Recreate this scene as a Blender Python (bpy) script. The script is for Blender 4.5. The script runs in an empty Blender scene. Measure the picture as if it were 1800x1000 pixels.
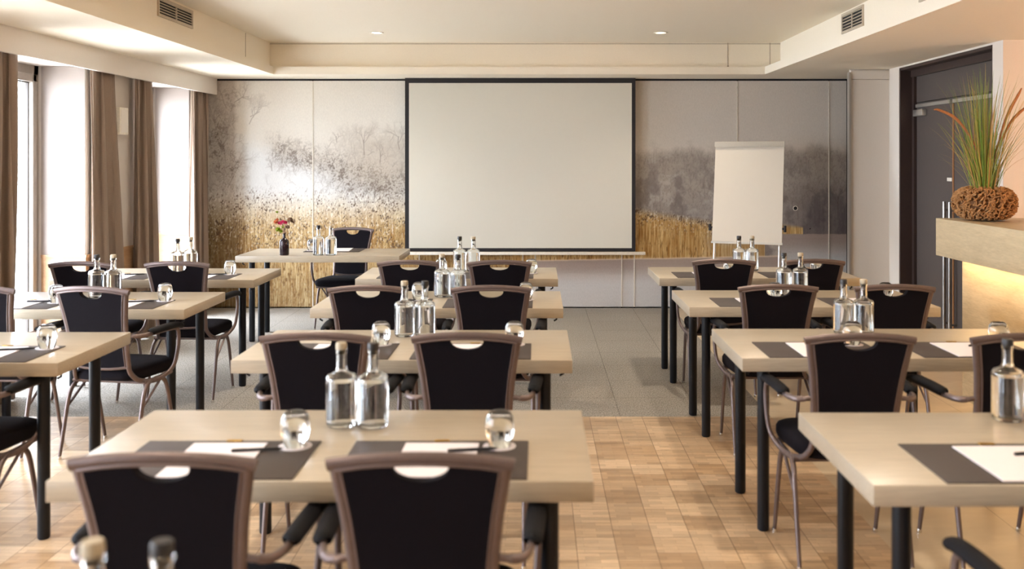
import bpy, bmesh, math, random
import numpy as np
from mathutils import Vector, Matrix

PI = math.pi
S = bpy.context.scene
COL = S.collection
random.seed(7)

# ------------------------------------------------------------------ camera
F, VX, VY, CZ = 1690.0, 944.0, 281.0, 1.57      # focal length in px, vanishing point, eye height
cam_d = bpy.data.cameras.new('camera')
cam = bpy.data.objects.new('camera', cam_d)
COL.objects.link(cam)
S.camera = cam
cam.location = (0, 0, CZ)
cam.rotation_euler = (PI / 2, 0, 0)
cam_d.sensor_width = 36.0
cam_d.lens = 36.0 * F / 1800.0
cam_d.shift_x = -(VX - 900) / 1800.0
cam_d.shift_y = -(500 - VY) / 1800.0
cam_d.clip_start = 0.05
cam_d.dof.use_dof = True
cam_d.dof.focus_distance = 8.6
cam_d.dof.aperture_fstop = 2.6

# ------------------------------------------------------------------ colour / exposure
S.view_settings.view_transform = 'Standard'
S.view_settings.look = 'None'
S.view_settings.gamma = 1.0
S.view_settings.use_curve_mapping = False
S.view_settings.exposure = 1.99
S.cycles.use_denoising = True
S.cycles.max_bounces = 14
S.cycles.diffuse_bounces = 6
S.cycles.glossy_bounces = 5
S.cycles.transmission_bounces = 12
S.cycles.transparent_max_bounces = 12
S.cycles.sample_clamp_indirect = 8.0
S.cycles.caustics_reflective = False
S.cycles.caustics_refractive = False

# ------------------------------------------------------------------ world: bright overcast daylight
W = bpy.data.worlds.new('overcast')
S.world = W
W.use_nodes = True
bg = W.node_tree.nodes['Background']
bg.inputs[0].default_value = (0.86, 0.96, 1.10, 1)
bg.inputs[1].default_value = 8.6

NICHES = [(-0.55, 0.75), (1.70, 3.02), (3.95, 5.26), (6.18, 7.50), (8.43, 9.74)]
for i, (a, b) in enumerate(NICHES):             # daylight portals in the window openings
    l = bpy.data.lights.new('window_portal', 'AREA')
    l.shape = 'RECTANGLE'
    l.size = 2.2; l.size_y = b - a
    l.cycles.is_portal = True
    o = bpy.data.objects.new('window_portal', l)
    COL.objects.link(o)
    o.location = (-3.99, (a + b) / 2, 1.15)
    o.rotation_euler = (0, -PI / 2, 0)


# ------------------------------------------------------------------ node helpers
def srgb(r, g, b):
    f = lambda c: (c / 255 / 12.92) if c <= 10 else ((c / 255 + 0.055) / 1.055) ** 2.4
    return (f(r), f(g), f(b), 1)


class NT:
    def __init__(s, name):
        s.m = bpy.data.materials.new(name)
        s.m.use_nodes = True
        s.t = s.m.node_tree
        s.p = s.t.nodes['Principled BSDF']

    def n(s, typ, **kw):
        nd = s.t.nodes.new(typ)
        for k, v in kw.items():
            setattr(nd, k, v)
        return nd

    def set(s, nd, key, v):
        if hasattr(v, 'is_output') or isinstance(v, bpy.types.NodeSocket):
            s.t.links.new(v, nd.inputs[key])
        else:
            nd.inputs[key].default_value = v

    def coord(s, scale=(1, 1, 1), kind='Object', rot=(0, 0, 0), loc=(0, 0, 0)):
        tc = s.n('ShaderNodeTexCoord')
        mp = s.n('ShaderNodeMapping')
        s.t.links.new(tc.outputs[kind], mp.inputs[0])
        mp.inputs['Scale'].default_value = scale
        mp.inputs['Rotation'].default_value = rot
        mp.inputs['Location'].default_value = loc
        return mp.outputs[0]

    def noise(s, vec, scale=5, detail=3, rough=0.5, dist=0.0):
        nd = s.n('ShaderNodeTexNoise')
        s.t.links.new(vec, nd.inputs['Vector'])
        nd.inputs['Scale'].default_value = scale
        nd.inputs['Detail'].default_value = detail
        nd.inputs['Roughness'].default_value = rough
        nd.inputs['Distortion'].default_value = dist
        return nd.outputs['Fac']

    def ramp(s, fac, stops):
        nd = s.n('ShaderNodeValToRGB')
        s.t.links.new(fac, nd.inputs[0])
        e = nd.color_ramp.elements
        while len(e) < len(stops):
            e.new(0.5)
        for el, (p, c) in zip(e, stops):
            el.position = p
            el.color = c
        return nd.outputs[0]

    def mix(s, fac, a, b, mode='MIX'):
        nd = s.n('ShaderNodeMix', data_type='RGBA', blend_type=mode)
        for idx, v in ((0, fac), (6, a), (7, b)):
            if isinstance(v, bpy.types.NodeSocket):
                s.t.links.new(v, nd.inputs[idx])
            else:
                nd.inputs[idx].default_value = v
        return nd.outputs[2]

    def bump(s, h, strength=0.2, dist=0.002):
        nd = s.n('ShaderNodeBump')
        nd.inputs['Strength'].default_value = strength
        nd.inputs['Distance'].default_value = dist
        s.t.links.new(h, nd.inputs['Height'])
        s.t.links.new(nd.outputs[0], s.p.inputs['Normal'])

    def base(s, v):
        s.set(s.p, 'Base Color', v)


def simple(name, col, rough=0.5, metal=0.0, nscale=None, namt=0.06, bump=0.0, spec=0.5, sheen=0.0):
    k = NT(name)
    k.p.inputs['Roughness'].default_value = rough
    k.p.inputs['Metallic'].default_value = metal
    k.p.inputs['Specular IOR Level'].default_value = spec
    if sheen:
        k.p.inputs['Sheen Weight'].default_value = sheen
    c = tuple(col)
    f = k.noise(k.coord(), nscale or 40, 3)
    lo = tuple(x * (1 - namt) for x in c[:3]) + (1,)
    hi = tuple(min(1, x * (1 + namt)) for x in c[:3]) + (1,)
    k.base(k.ramp(f, [(0.3, lo), (0.7, hi)]))
    if bump:
        k.bump(f, bump, 0.002)
    return k.m


def wood(name, c1, c2, axis='y', scale=1.0, rough=0.45, stretch=12, bump=0.05):
    k = NT(name)
    sc = {'x': (1, stretch, stretch), 'y': (stretch, 1, stretch), 'z': (stretch, stretch, 1)}[axis]
    f = k.noise(k.coord(scale=sc), 2.2 * scale, 6, 0.6, 0.4)
    f2 = k.noise(k.coord(scale=sc), 11 * scale, 4, 0.6)
    a = k.ramp(f, [(0.3, c1), (0.7, c2)])
    b = k.ramp(f2, [(0.3, (0.82, 0.82, 0.82, 1)), (0.7, (1, 1, 1, 1))])
    k.base(k.mix(1.0, a, b, 'MULTIPLY'))
    k.p.inputs['Roughness'].default_value = rough
    if bump:
        k.bump(f2, bump, 0.001)
    return k.m


M = {}
M['wall'] = simple('painted_wall', srgb(222, 214, 204), 0.85, nscale=120, namt=0.015, bump=0.05)
M['ceiling'] = simple('painted_ceiling', srgb(240, 231, 214), 0.9, nscale=120, namt=0.015)
M['pelmet'] = simple('painted_pelmet', srgb(234, 228, 221), 0.7, nscale=100, namt=0.01)
M['reveal'] = simple('painted_reveal', srgb(212, 204, 197), 0.8, nscale=100, namt=0.01)
M['dimmed_reveal'] = simple('reveal_paint_dimmed', srgb(166, 156, 150), 0.85, nscale=90, namt=0.01)  # reveal paint darkened to imitate weaker window light
M['wainscot'] = wood('pale_wainscot_wood', srgb(176, 136, 98), srgb(194, 156, 118), 'y', rough=0.5)
M['laminate'] = wood('taupe_table_laminate', srgb(179, 165, 144), srgb(184, 171, 150), 'x', 0.8, rough=0.3, stretch=14, bump=0.0)
M['black_metal'] = simple('black_powder_coat', (0.006, 0.007, 0.010, 1), 0.4, spec=0.3)
M['fabric'] = simple('black_chair_fabric', (0.007, 0.0055, 0.008, 1), 0.95, nscale=500, namt=0.35, bump=0.3, spec=0.1, sheen=0.015)
M['arm_pad'] = simple('black_arm_pad', (0.007, 0.007, 0.009, 1), 0.7, nscale=300, bump=0.15, spec=0.15)
M['bronze'] = simple('mauve_bronze_metal', srgb(114, 100, 97), 0.42, 0.6, nscale=60, namt=0.05)
M['chrome'] = simple('chrome', (0.75, 0.74, 0.72, 1), 0.15, 1.0)
M['steel'] = simple('satin_steel', (0.38, 0.36, 0.34, 1), 0.3, 1.0)
M['alu'] = simple('brushed_aluminium', (0.62, 0.61, 0.58, 1), 0.35, 0.85, nscale=200)
M['mat'] = simple('dark_desk_mat', srgb(62, 52, 48), 0.6, nscale=400, namt=0.15, bump=0.15)
M['paper'] = simple('white_paper', srgb(228, 222, 226), 0.75, nscale=30, namt=0.01)
M['brass'] = simple('brass_clip', srgb(196, 160, 90), 0.3, 0.9)
M['pen'] = simple('dark_pen', (0.02, 0.02, 0.025, 1), 0.3)
M['cork_light'] = simple('pale_cork', srgb(182, 170, 148), 0.8, nscale=300, namt=0.2)
M['cork_dark'] = simple('black_cork', (0.02, 0.018, 0.018, 1), 0.5)
M['screen'] = simple('matt_white_screen', srgb(212, 209, 198), 0.9, nscale=30, namt=0.005)
M['black'] = simple('matt_black', (0.012, 0.010, 0.012, 1), 0.7)
M['offwhite'] = simple('off_white_plastic', srgb(235, 228, 215), 0.45)
M['board'] = simple('whiteboard_enamel', srgb(212, 204, 190), 0.35, nscale=20, namt=0.005)
M['vent'] = simple('vent_metal', srgb(196, 184, 166), 0.5, 0.2)
M['vent_dark'] = simple('vent_shadow_box', (0.02, 0.018, 0.016, 1), 0.8)
M['winframe'] = simple('grey_window_frame', srgb(140, 130, 120), 0.45)
M['gasket'] = simple('dark_gasket', srgb(62, 54, 48), 0.6)
M['door'] = simple('anthracite_door_paint', srgb(84, 76, 72), 0.5, nscale=30, namt=0.03)
M['doorframe'] = simple('dark_brown_door_frame', srgb(60, 46, 42), 0.45)
M['doorwood'] = wood('door_edge_wood', srgb(150, 100, 60), srgb(176, 124, 78), 'z')
M['bar'] = wood('bar_oak_laminate', srgb(186, 164, 128), srgb(206, 186, 150), 'y', 1.6, rough=0.4, stretch=7, bump=0.1)
M['curtain'] = simple('taupe_curtain', srgb(146, 128, 114), 0.9, nscale=250, namt=0.08, bump=0.1, spec=0.1, sheen=0.1)
M['twig'] = simple('dried_coral_twigs', srgb(172, 126, 78), 0.75, nscale=40, namt=0.3)
M['twig_core'] = simple('bowl_core', srgb(112, 76, 44), 0.9)
M['plume'] = simple('russet_foxtail', srgb(170, 112, 68), 0.9, nscale=200, namt=0.3, bump=0.4)
M['vase'] = simple('dark_vase_glass', (0.02, 0.008, 0.012, 1), 0.08)
M['pink'] = simple('pink_petals', srgb(214, 70, 120), 0.7, nscale=60, namt=0.3)
M['orange'] = simple('apricot_petals', srgb(222, 140, 96), 0.7, nscale=60, namt=0.3)
M['leafgreen'] = simple('lime_leaves', srgb(150, 170, 50), 0.6, nscale=60, namt=0.3)
M['dry'] = simple('dried_sprigs', srgb(132, 104, 84), 0.8, nscale=60, namt=0.3)
M['ground'] = simple('pale_paving', srgb(200, 196, 188), 0.9, nscale=3)

def glassm(name, ior, col=(1, 1, 1, 1), rough=0.0):
    k = NT(name)
    k.p.inputs['Base Color'].default_value = col
    k.p.inputs['Roughness'].default_value = rough
    k.p.inputs['IOR'].default_value = ior
    k.p.inputs['Transmission Weight'].default_value = 1.0
    return k.m
M['glass'] = glassm('clear_glass', 1.46, (0.97, 0.985, 0.975, 1))
M['water'] = glassm('water', 1.33)

k = NT('window_glass')                       # thin flat pane: mostly transparent, Fresnel mirror
fr = k.n('ShaderNodeFresnel'); fr.inputs[0].default_value = 1.45
tr = k.n('ShaderNodeBsdfTransparent'); gl = k.n('ShaderNodeBsdfGlossy'); gl.inputs['Roughness'].default_value = 0.02
mx = k.n('ShaderNodeMixShader')
k.t.links.new(fr.outputs[0], mx.inputs[0]); k.t.links.new(tr.outputs[0], mx.inputs[1]); k.t.links.new(gl.outputs[0], mx.inputs[2])
k.t.links.new(mx.outputs[0], k.t.nodes['Material Output'].inputs[0])
M['pane'] = k.m

# grass blades: colour from each blade's own attribute
k = NT('grass_blades')
at = k.n('ShaderNodeAttribute', attribute_name='tint')
k.base(k.ramp(at.outputs['Fac'], [(0.0, srgb(92, 132, 40)), (0.45, srgb(140, 158, 60)), (0.7, srgb(190, 166, 82)), (1.0, srgb(196, 150, 90))]))
k.p.inputs['Roughness'].default_value = 0.5
M['grass'] = k.m

# carpet tiles
k = NT('grey_carpet_tiles')
c = k.coord()
f = k.noise(k.coord(scale=(1.6, .7, 1)), 85, 4, 0.75)
f2 = k.noise(c, 1.2, 2)
a = k.ramp(f, [(0.36, srgb(112, 105, 96)), (0.64, srgb(184, 177, 168))])
b = k.ramp(f2, [(0.3, (0.9, 0.9, 0.9, 1)), (0.7, (1, 1, 1, 1))])
br = k.n('ShaderNodeTexBrick', offset=0.0, squash=1.0)
k.t.links.new(k.coord(loc=(-0.01, -0.35, 0)), br.inputs['Vector'])
br.inputs['Scale'].default_value = 1.0
br.inputs['Brick Width'].default_value = 0.5; br.inputs['Row Height'].default_value = 0.5
br.inputs['Mortar Size'].default_value = 0.0022; br.inputs['Mortar Smooth'].default_value = 0.3
br.inputs['Color1'].default_value = (1, 1, 1, 1); br.inputs['Color2'].default_value = (0.97, 0.97, 0.97, 1); br.inputs['Mortar'].default_value = (0.5, 0.5, 0.5, 1)
k.base(k.mix(1.0, k.mix(1.0, a, b, 'MULTIPLY'), br.outputs['Color'], 'MULTIPLY'))
k.p.inputs['Roughness'].default_value = 0.95; k.p.inputs['Specular IOR Level'].default_value = 0.1
k.bump(f, 0.6, 0.004)
M['carpet'] = k.m

# end-grain style mosaic parquet: square blocks in staggered columns, five thin fingers per block
k = NT('mosaic_parquet')
cr = k.coord(rot=(0, 0, PI / 2))
def brick(vec, w, h, mort, c1, c2, cm, off=0.5, bias=0.0):
    b = k.n('ShaderNodeTexBrick', offset=off)
    k.t.links.new(vec, b.inputs['Vector'])
    b.inputs['Scale'].default_value = 1.0
    b.inputs['Brick Width'].default_value = w; b.inputs['Row Height'].default_value = h
    b.inputs['Mortar Size'].default_value = mort; b.inputs['Mortar Smooth'].default_value = 0.4; b.inputs['Bias'].default_value = bias
    b.inputs['Color1'].default_value = c1; b.inputs['Color2'].default_value = c2; b.inputs['Mortar'].default_value = cm
    return b.outputs['Color']
blk = brick(cr, 0.16, 0.16, 0.0016, srgb(212, 186, 154), srgb(178, 148, 114), srgb(112, 84, 58), 0.5)
fin = brick(k.coord(loc=(0.07, 0, 0)), 0.16, 0.032, 0.0007, (1.12, 1.1, 1.07, 1), (0.82, 0.80, 0.78, 1), (0.6, 0.54, 0.48, 1), 0.37)
gr = k.ramp(k.noise(k.coord(scale=(6, 60, 1)), 3.0, 5, 0.6, 0.5), [(0.3, (0.84, 0.82, 0.8, 1)), (0.7, (1.06, 1.05, 1.04, 1))])
lg = k.ramp(k.noise(k.coord(), 1.1, 3), [(0.35, (0.9, 0.9, 0.9, 1)), (0.65, (1.03, 1.03, 1.03, 1))])
k.base(k.mix(1.0, k.mix(1.0, k.mix(1.0, blk, fin, 'MULTIPLY'), gr, 'MULTIPLY'), lg, 'MULTIPLY'))
k.p.inputs['Roughness'].default_value = 0.42
M['parquet'] = k.m

# large stone slabs on the bar side
k = NT('honed_limestone')
st = k.ramp(k.noise(k.coord(scale=(1, 2.2, 1)), 2.0, 6, 0.6, 0.6), [(0.3, srgb(186, 166, 138)), (0.7, srgb(206, 188, 160))])
jt = brick(k.coord(loc=(-0.20, 0.1, 0)), 0.61, 1.22, 0.0022, (1, 1, 1, 1), (0.96, 0.96, 0.95, 1), (0.5, 0.45, 0.4, 1), 0.0)
k.base(k.mix(1.0, st, jt, 'MULTIPLY'))
k.p.inputs['Roughness'].default_value = 0.38
M['stone'] = k.m

# printed mural: colours in the panels' own attribute, fine print grain from noise
k = NT('printed_winter_landscape')
at = k.n('ShaderNodeAttribute', attribute_name='print')
g = k.ramp(k.noise(k.coord(scale=(160, 1, 45)), 1.0, 3), [(0.3, (0.93, 0.93, 0.92, 1)), (0.7, (1.04, 1.04, 1.03, 1))])
k.base(k.mix(1.0, at.outputs['Color'], g, 'MULTIPLY'))
k.p.inputs['Roughness'].default_value = 0.75
k.p.inputs['Specular IOR Level'].default_value = 0.2
M['mural'] = k.m

def emit(name, col, s):
    k = NT(name)
    k.p.inputs['Emission Color'].default_value = col
    k.p.inputs['Emission Strength'].default_value = s
    k.p.inputs['Base Color'].default_value = col
    return k.m
M['led'] = emit('warm_led', (1.0, 0.62, 0.25, 1), 6)
M['bulb'] = emit('downlight_lamp', (1.0, 0.85, 0.6, 1), 4)


# ------------------------------------------------------------------ mesh helpers
class MB:
    def __init__(s):
        s.bm = bmesh.new()

    def box(s, x0, x1, y0, y1, z0, z1, bev=0.0, seg=2, mat=None):
        r = bmesh.ops.create_cube(s.bm, size=1.0)
        vs = r['verts']
        for v in vs:
            v.co = Vector(((x0 + x1) / 2 + v.co.x * (x1 - x0), (y0 + y1) / 2 + v.co.y * (y1 - y0), (z0 + z1) / 2 + v.co.z * (z1 - z0)))
        if mat is not None:
            for v in vs:
                v.co = mat @ v.co
        if bev > 0:
            es = list({e for v in vs for e in v.link_edges})
            bmesh.ops.bevel(s.bm, geom=es, offset=bev, segments=seg, profile=0.5, affect='EDGES')
        return s

    def tube(s, pts, r, seg=10, sub=0, flat=1.0, nrm=None, closed=False, cap=True):
        """sweep an ellipse (r, r*flat) along pts; r may be a list; nrm fixes the direction of the short axis"""
        P = [Vector(p) for p in pts]
        R = list(r) if isinstance(r, (list, tuple)) else [r] * len(P)
        if sub:
            Q, RR = [], []
            n = len(P)
            rng = range(n if closed else n - 1)
            for i in rng:
                g = lambda j: P[j % n] if closed else P[max(0, min(n - 1, j))]
                p0, p1, p2, p3 = g(i - 1), g(i), g(i + 1), g(i + 2)
                for q in range(sub):
                    t = q / sub
                    Q.append(0.5 * ((2 * p1) + (p2 - p0) * t + (2 * p0 - 5 * p1 + 4 * p2 - p3) * t * t + (3 * p1 - p0 - 3 * p2 + p3) * t ** 3))
                    RR.append(R[i % n] * (1 - t) + R[(i + 1) % n] * t)
            if not closed:
                Q.append(P[-1]); RR.append(R[-1])
            P, R = Q, RR
        n = len(P)
        rings = []
        up = Vector(nrm) if nrm is not None else None
        prev = None
        for i in range(n):
            if closed:
                t = (P[(i + 1) % n] - P[i - 1]).normalized()
            else:
                t = (P[min(n - 1, i + 1)] - P[max(0, i - 1)]).normalized()
            if up is not None:
                a = up - t * up.dot(t)
            elif prev is None:
                a = t.orthogonal()
            else:
                a = prev - t * prev.dot(t)
            if a.length < 1e-6:
                a = t.orthogonal()
            a.normalize(); prev = a
            b = t.cross(a)
            rings.append([s.bm.verts.new(P[i] + a * (R[i] * flat * math.cos(2 * PI * j / seg)) + b * (R[i] * math.sin(2 * PI * j / seg))) for j in range(seg)])
        m = n if closed else n - 1
        for i in range(m):
            A, B = rings[i], rings[(i + 1) % n]
            for j in range(seg):
                s.bm.faces.new((A[j], A[(j + 1) % seg], B[(j + 1) % seg], B[j]))
        if cap and not closed:
            s.bm.faces.new(rings[0][::-1]); s.bm.faces.new(rings[-1])
        return s

    def lathe(s, prof, seg=32, c=(0, 0, 0), closed=False):
        rings = []
        for r, z in prof:
            if r < 1e-6:
                rings.append([s.bm.verts.new((c[0], c[1], c[2] + z))])
            else:
                rings.append([s.bm.verts.new((c[0] + r * math.cos(2 * PI * j / seg), c[1] + r * math.sin(2 * PI * j / seg), c[2] + z)) for j in range(seg)])
        pairs = list(zip(rings, rings[1:])) + ([(rings[-1], rings[0])] if closed else [])
        for A, B in pairs:
            for j in range(seg):
                j2 = (j + 1) % seg
                if len(A) == 1 and len(B) == 1:
                    break
                if len(A) == 1:
                    s.bm.faces.new((A[0], B[j2], B[j]))
                elif len(B) == 1:
                    s.bm.faces.new((A[j], A[j2], B[0]))
                else:
                    s.bm.faces.new((A[j], A[j2], B[j2], B[j]))
        return s

    def prism(s, pts, fn, thick):
        """outline pts (u,v) -> 3D by fn(u,v,d) for d=0 and d=thick"""
        A = [s.bm.verts.new(fn(u, v, 0.0)) for u, v in pts]
        B = [s.bm.verts.new(fn(u, v, thick)) for u, v in pts]
        s.bm.faces.new(A); s.bm.faces.new(B[::-1])
        n = len(pts)
        for i in range(n):
            s.bm.faces.new((A[i], B[i], B[(i + 1) % n], A[(i + 1) % n]))
        return s

    def build(s, name, mat, parent=None, smooth=True, angle=40):
        bmesh.ops.recalc_face_normals(s.bm, faces=s.bm.faces[:])
        me = bpy.data.meshes.new(name)
        s.bm.to_mesh(me); s.bm.free()
        me.materials.append(mat)
        if smooth:
            me.polygons.foreach_set('use_smooth', [True] * len(me.polygons))
            try:
                me.set_sharp_from_angle(angle=math.radians(angle))
            except Exception:
                pass
        o = bpy.data.objects.new(name, me)
        COL.objects.link(o)
        if parent:
            o.parent = parent
        return o


def tag(o, label=None, cat=None, group=None, kind=None):
    if label: o['label'] = label
    if cat: o['category'] = cat
    if group: o['group'] = group
    if kind: o['kind'] = kind
    return o


def empty(name, loc=(0, 0, 0), rz=0.0):
    o = bpy.data.objects.new(name, None)
    o.empty_display_size = 0.1
    COL.objects.link(o)
    o.location = loc; o.rotation_euler = (0, 0, rz)
    return o


def copy_tree(o, parent=None):
    c = o.copy()
    COL.objects.link(c)
    c.parent = parent
    for ch in list(KIDS.get(o.name, [])):
        d = ch.copy(); COL.objects.link(d); d.parent = c
        for g in KIDS.get(ch.name, []):
            e = g.copy(); COL.objects.link(e); e.parent = d
    return c

KIDS = {}
def register(o):
    """remember the children of a prototype so copies can be made in a loop"""
    allo = list(bpy.data.objects)
    KIDS[o.name] = [x for x in allo if x.parent == o]
    for ch in KIDS[o.name]:
        KIDS[ch.name] = [x for x in allo if x.parent == ch]

USED = set()
def place(proto, loc, rz=0.0, label=None, group=None):
    if proto.name in USED:
        o = copy_tree(proto)
    else:
        USED.add(proto.name); o = proto
    o.location = loc; o.rotation_euler = (0, 0, rz)
    if label: o['label'] = label
    if group: o['group'] = group
    return o


def struct(name, mb, mat, parent=None, **kw):
    o = mb.build(name, mat, parent, **kw)
    if parent is None:
        o['kind'] = 'structure'
    return o


# ------------------------------------------------------------------ room constants
YB = 10.2                # back partition
CEIL, SOF = 2.755, 2.43
XW = -3.52               # window wall, inner face
XD = 3.34                # door wall
XE = 5.3                 # far right wall behind the bar
Y0 = -2.6                # wall behind the camera

# floors
struct('floor', MB().box(-3.5201, 1.43, Y0, 5.88, -0.06, 0), M['parquet'])
struct('floor_carpet', MB().box(-3.5201, 1.43, 5.88, YB + 0.1, -0.06, 0.0), M['carpet'])
struct('floor_stone', MB().box(1.43, XE + 0.1, Y0, YB + 0.1, -0.06, 0.0), M['stone'])
struct('ground', MB().box(-16, -4.0, -8, 18, -0.25, -0.12), M['ground'])

# window wall with deep niches
WT = 0.48
mb = MB()
edges = [Y0] + [v for ab in NICHES for v in ab] + [YB + 0.15]
for i in range(0, len(edges), 2):
    mb.box(XW - WT, XW, edges[i], edges[i + 1], -0.06, 3.0)
for a, b in NICHES:
    mb.box(XW - WT, XW, a, b, 2.30, 3.0)
    mb.box(XW - WT, XW, a, b, -0.06, 0.0)
struct('wall_left', mb, M['reveal'], smooth=False)
n = 0
for a, b in NICHES:
    n += 1
    w = empty('window_%d' % n, (XW - 0.40, (a + b) / 2, 0)); w['kind'] = 'structure'
    h = (b - a) / 2
    fr = MB()
    fr.box(-0.05, 0.03, -h, -h + 0.06, 0, 2.30).box(-0.05, 0.03, h - 0.06, h, 0, 2.30)
    fr.box(-0.05, 0.03, -h, h, 2.23, 2.30).box(-0.05, 0.03, -h, h, 0, 0.06)
    fr.build('window_frame', M['winframe'], w, smooth=False)
    for sgn in (-1, 1):
        y0, y1 = (-h + 0.06, -0.005) if sgn < 0 else (0.005, h - 0.06)
        sa = MB()
        sa.box(-0.04, 0.05, y0, y0 + 0.055, 0.06, 2.23, 0.006).box(-0.04, 0.05, y1 - 0.055, y1, 0.06, 2.23, 0.006)
        sa.box(-0.04, 0.05, y0, y1, 2.17, 2.23, 0.006).box(-0.04, 0.05, y0, y1, 0.06, 0.13, 0.006)
        s_ = sa.build('window_sash', M['winframe'], w, smooth=False)
        g_ = MB().box(-0.008, 0.014, y0 + 0.055, y0 + 0.063, 0.13, 2.17).box(-0.008, 0.014, y1 - 0.063, y1 - 0.055, 0.13, 2.17)
        g_.box(-0.008, 0.014, y0 + 0.055, y1 - 0.055, 2.162, 2.17).box(-0.008, 0.014, y0 + 0.055, y1 - 0.055, 0.13, 0.138)
        g_.build('gasket', M['gasket'], s_, smooth=False)
        p_ = bmesh.new()
        vs = [p_.verts.new((0.003, yy, zz)) for yy, zz in ((y0 + .055, .13), (y1 - .055, .13), (y1 - .055, 2.17), (y0 + .055, 2.17))]
        p_.faces.new(vs)
        q = MB(); q.bm.free(); q.bm = p_
        q.build('pane', M['pane'], s_, smooth=False)
    # light wooden dado on each side of the niche
    ws = empty('trim_%d' % n); ws['kind'] = 'structure'
    dd = MB().box(XW - 0.34, XW + 0.006, b - 0.014, b, 0, 0.81).box(XW - 0.34, XW + 0.006, a, a + 0.014, 0, 0.81)
    dd.build('dado_panel', M['wainscot'], ws, smooth=False)
    MB().box(XW - 0.345, XW - 0.004, b - 0.006, b, 0.8, 2.296).box(XW - 0.345, XW - 0.004, a, a + 0.006, 0.8, 2.296).build('added_dim_panel', M['dimmed_reveal'], ws, smooth=False)  # added panels, coloured darker so the over-lit reveals look less bright
    cp = MB().box(XW - 0.34, XW + 0.012, b - 0.022, b, 0.81, 0.83).box(XW - 0.34, XW + 0.012, a, a + 0.022, 0.81, 0.83)
    cp.build('dado_cap', M['wainscot'], ws, smooth=False)
piers = list(zip(edges[0::2], edges[1::2]))
ws = empty('trim_6'); ws['kind'] = 'structure'
for a, b in piers:
    b = min(b, YB - 0.001)
    MB().box(XW, XW + 0.012, a, b, 0, 0.81).build('dado_panel', M['wainscot'], ws, smooth=False)
    MB().box(XW, XW + 0.02, a, b, 0.81, 0.83).build('dado_cap', M['wainscot'], ws, smooth=False)

# pelmet + soffits + coffer
struct('trim_7', MB().box(-3.416, -3.386, Y0, YB - 0.02, 2.258, SOF, 0.002), M['pelmet'])
XL, XR, YF, YN = -2.65, 2.29, 9.66, -1.6
XLb, XRb, YFb, YNb = -2.70, 2.46, 9.72, -1.7
LIP = 2.507
cl = empty('ceiling'); cl['kind'] = 'structure'
def ring(x0, x1, y0, y1, z0, z1, name):
    m = MB()
    m.box(XW - 0.001, x0, Y0, YB + 0.15, z0, z1).box(x1, XE + 0.1, Y0, YB + 0.15, z0, z1)
    m.box(x0, x1, y1, YB + 0.15, z0, z1).box(x0, x1, Y0, y0, z0, z1)
    return m.build(name, M['ceiling'], cl, smooth=False)
ring(XL, XR, YN, YF, SOF, LIP, 'soffit')
ring(XLb, XRb, YNb, YFb, LIP, CEIL, 'coffer_band')
MB().box(XW - 0.001, XE + 0.1, Y0, YB + 0.15, CEIL, CEIL + 0.1).build('ceiling_panel', M['ceiling'], cl, smooth=False)
# joints in the coffer band
M['joint'] = simple('joint_shadow_gap', srgb(120, 104, 84), 0.8)
for x in (1.93, 2.355):
    MB().box(x - 0.002, x + 0.002, YFb - 0.0025, YFb + 0.01, LIP, CEIL - 0.002).build('joint', M['joint'], cl, smooth=False)
    MB().box(x - 0.008, x + 0.008, YFb - 0.006, YFb + 0.01, LIP + 0.002, LIP + 0.014).build('joint', M['joint'], cl, smooth=False)
MB().box(XLb, XRb, YFb - 0.0025, YFb + 0.01, CEIL - 0.014, CEIL - 0.010).build('joint', M['joint'], cl, smooth=False)
MB().box(XLb, XLb + 0.002, 8.9, 8.904, LIP, CEIL - 0.01).build('joint', M['joint'], cl, smooth=False)

# ------------------------------------------------------------------ mural picture (winter reeds, frosted trees, water)
rng = np.random.default_rng(11)
PX0, PX1, PY0, PY1 = 356, 1494, 140, 545         # picture cells about 6 mm each on the wall
NXp, NYp = PX1 - PX0, PY1 - PY0
yy, xx = np.mgrid[PY0:PY1, PX0:PX1].astype(float)

def vnoise(sx, sy, seed):
    r = np.random.default_rng(seed)
    gx, gy = int(NXp / sx) + 3, int(NYp / sy) + 3
    g = r.random((gy, gx))
    u = (xx - PX0) / sx; v = (yy - PY0) / sy
    i = u.astype(int); j = v.astype(int)
    fu = u - i; fv = v - j
    fu = fu * fu * (3 - 2 * fu); fv = fv * fv * (3 - 2 * fv)
    return (g[j, i] * (1 - fu) + g[j, i + 1] * fu) * (1 - fv) + (g[j + 1, i] * (1 - fu) + g[j + 1, i + 1] * fu) * fv

def fbm(sx, sy, seed, octv=4):
    t = 0; a = 1; w = 0
    for o in range(octv):
        t = t + a * vnoise(max(1.01, sx / 2 ** o), max(1.01, sy / 2 ** o), seed + o * 17)
        w += a; a *= 0.6
    return t / w

def sst(x, a, b):
    t = np.clip((x - a) / (b - a), 0, 1)
    return t * t * (3 - 2 * t)

C = lambda r, g, b: np.array([r, g, b], float)
def blend(img, col, m):
    return img * (1 - m[..., None]) + col * m[..., None]

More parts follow.
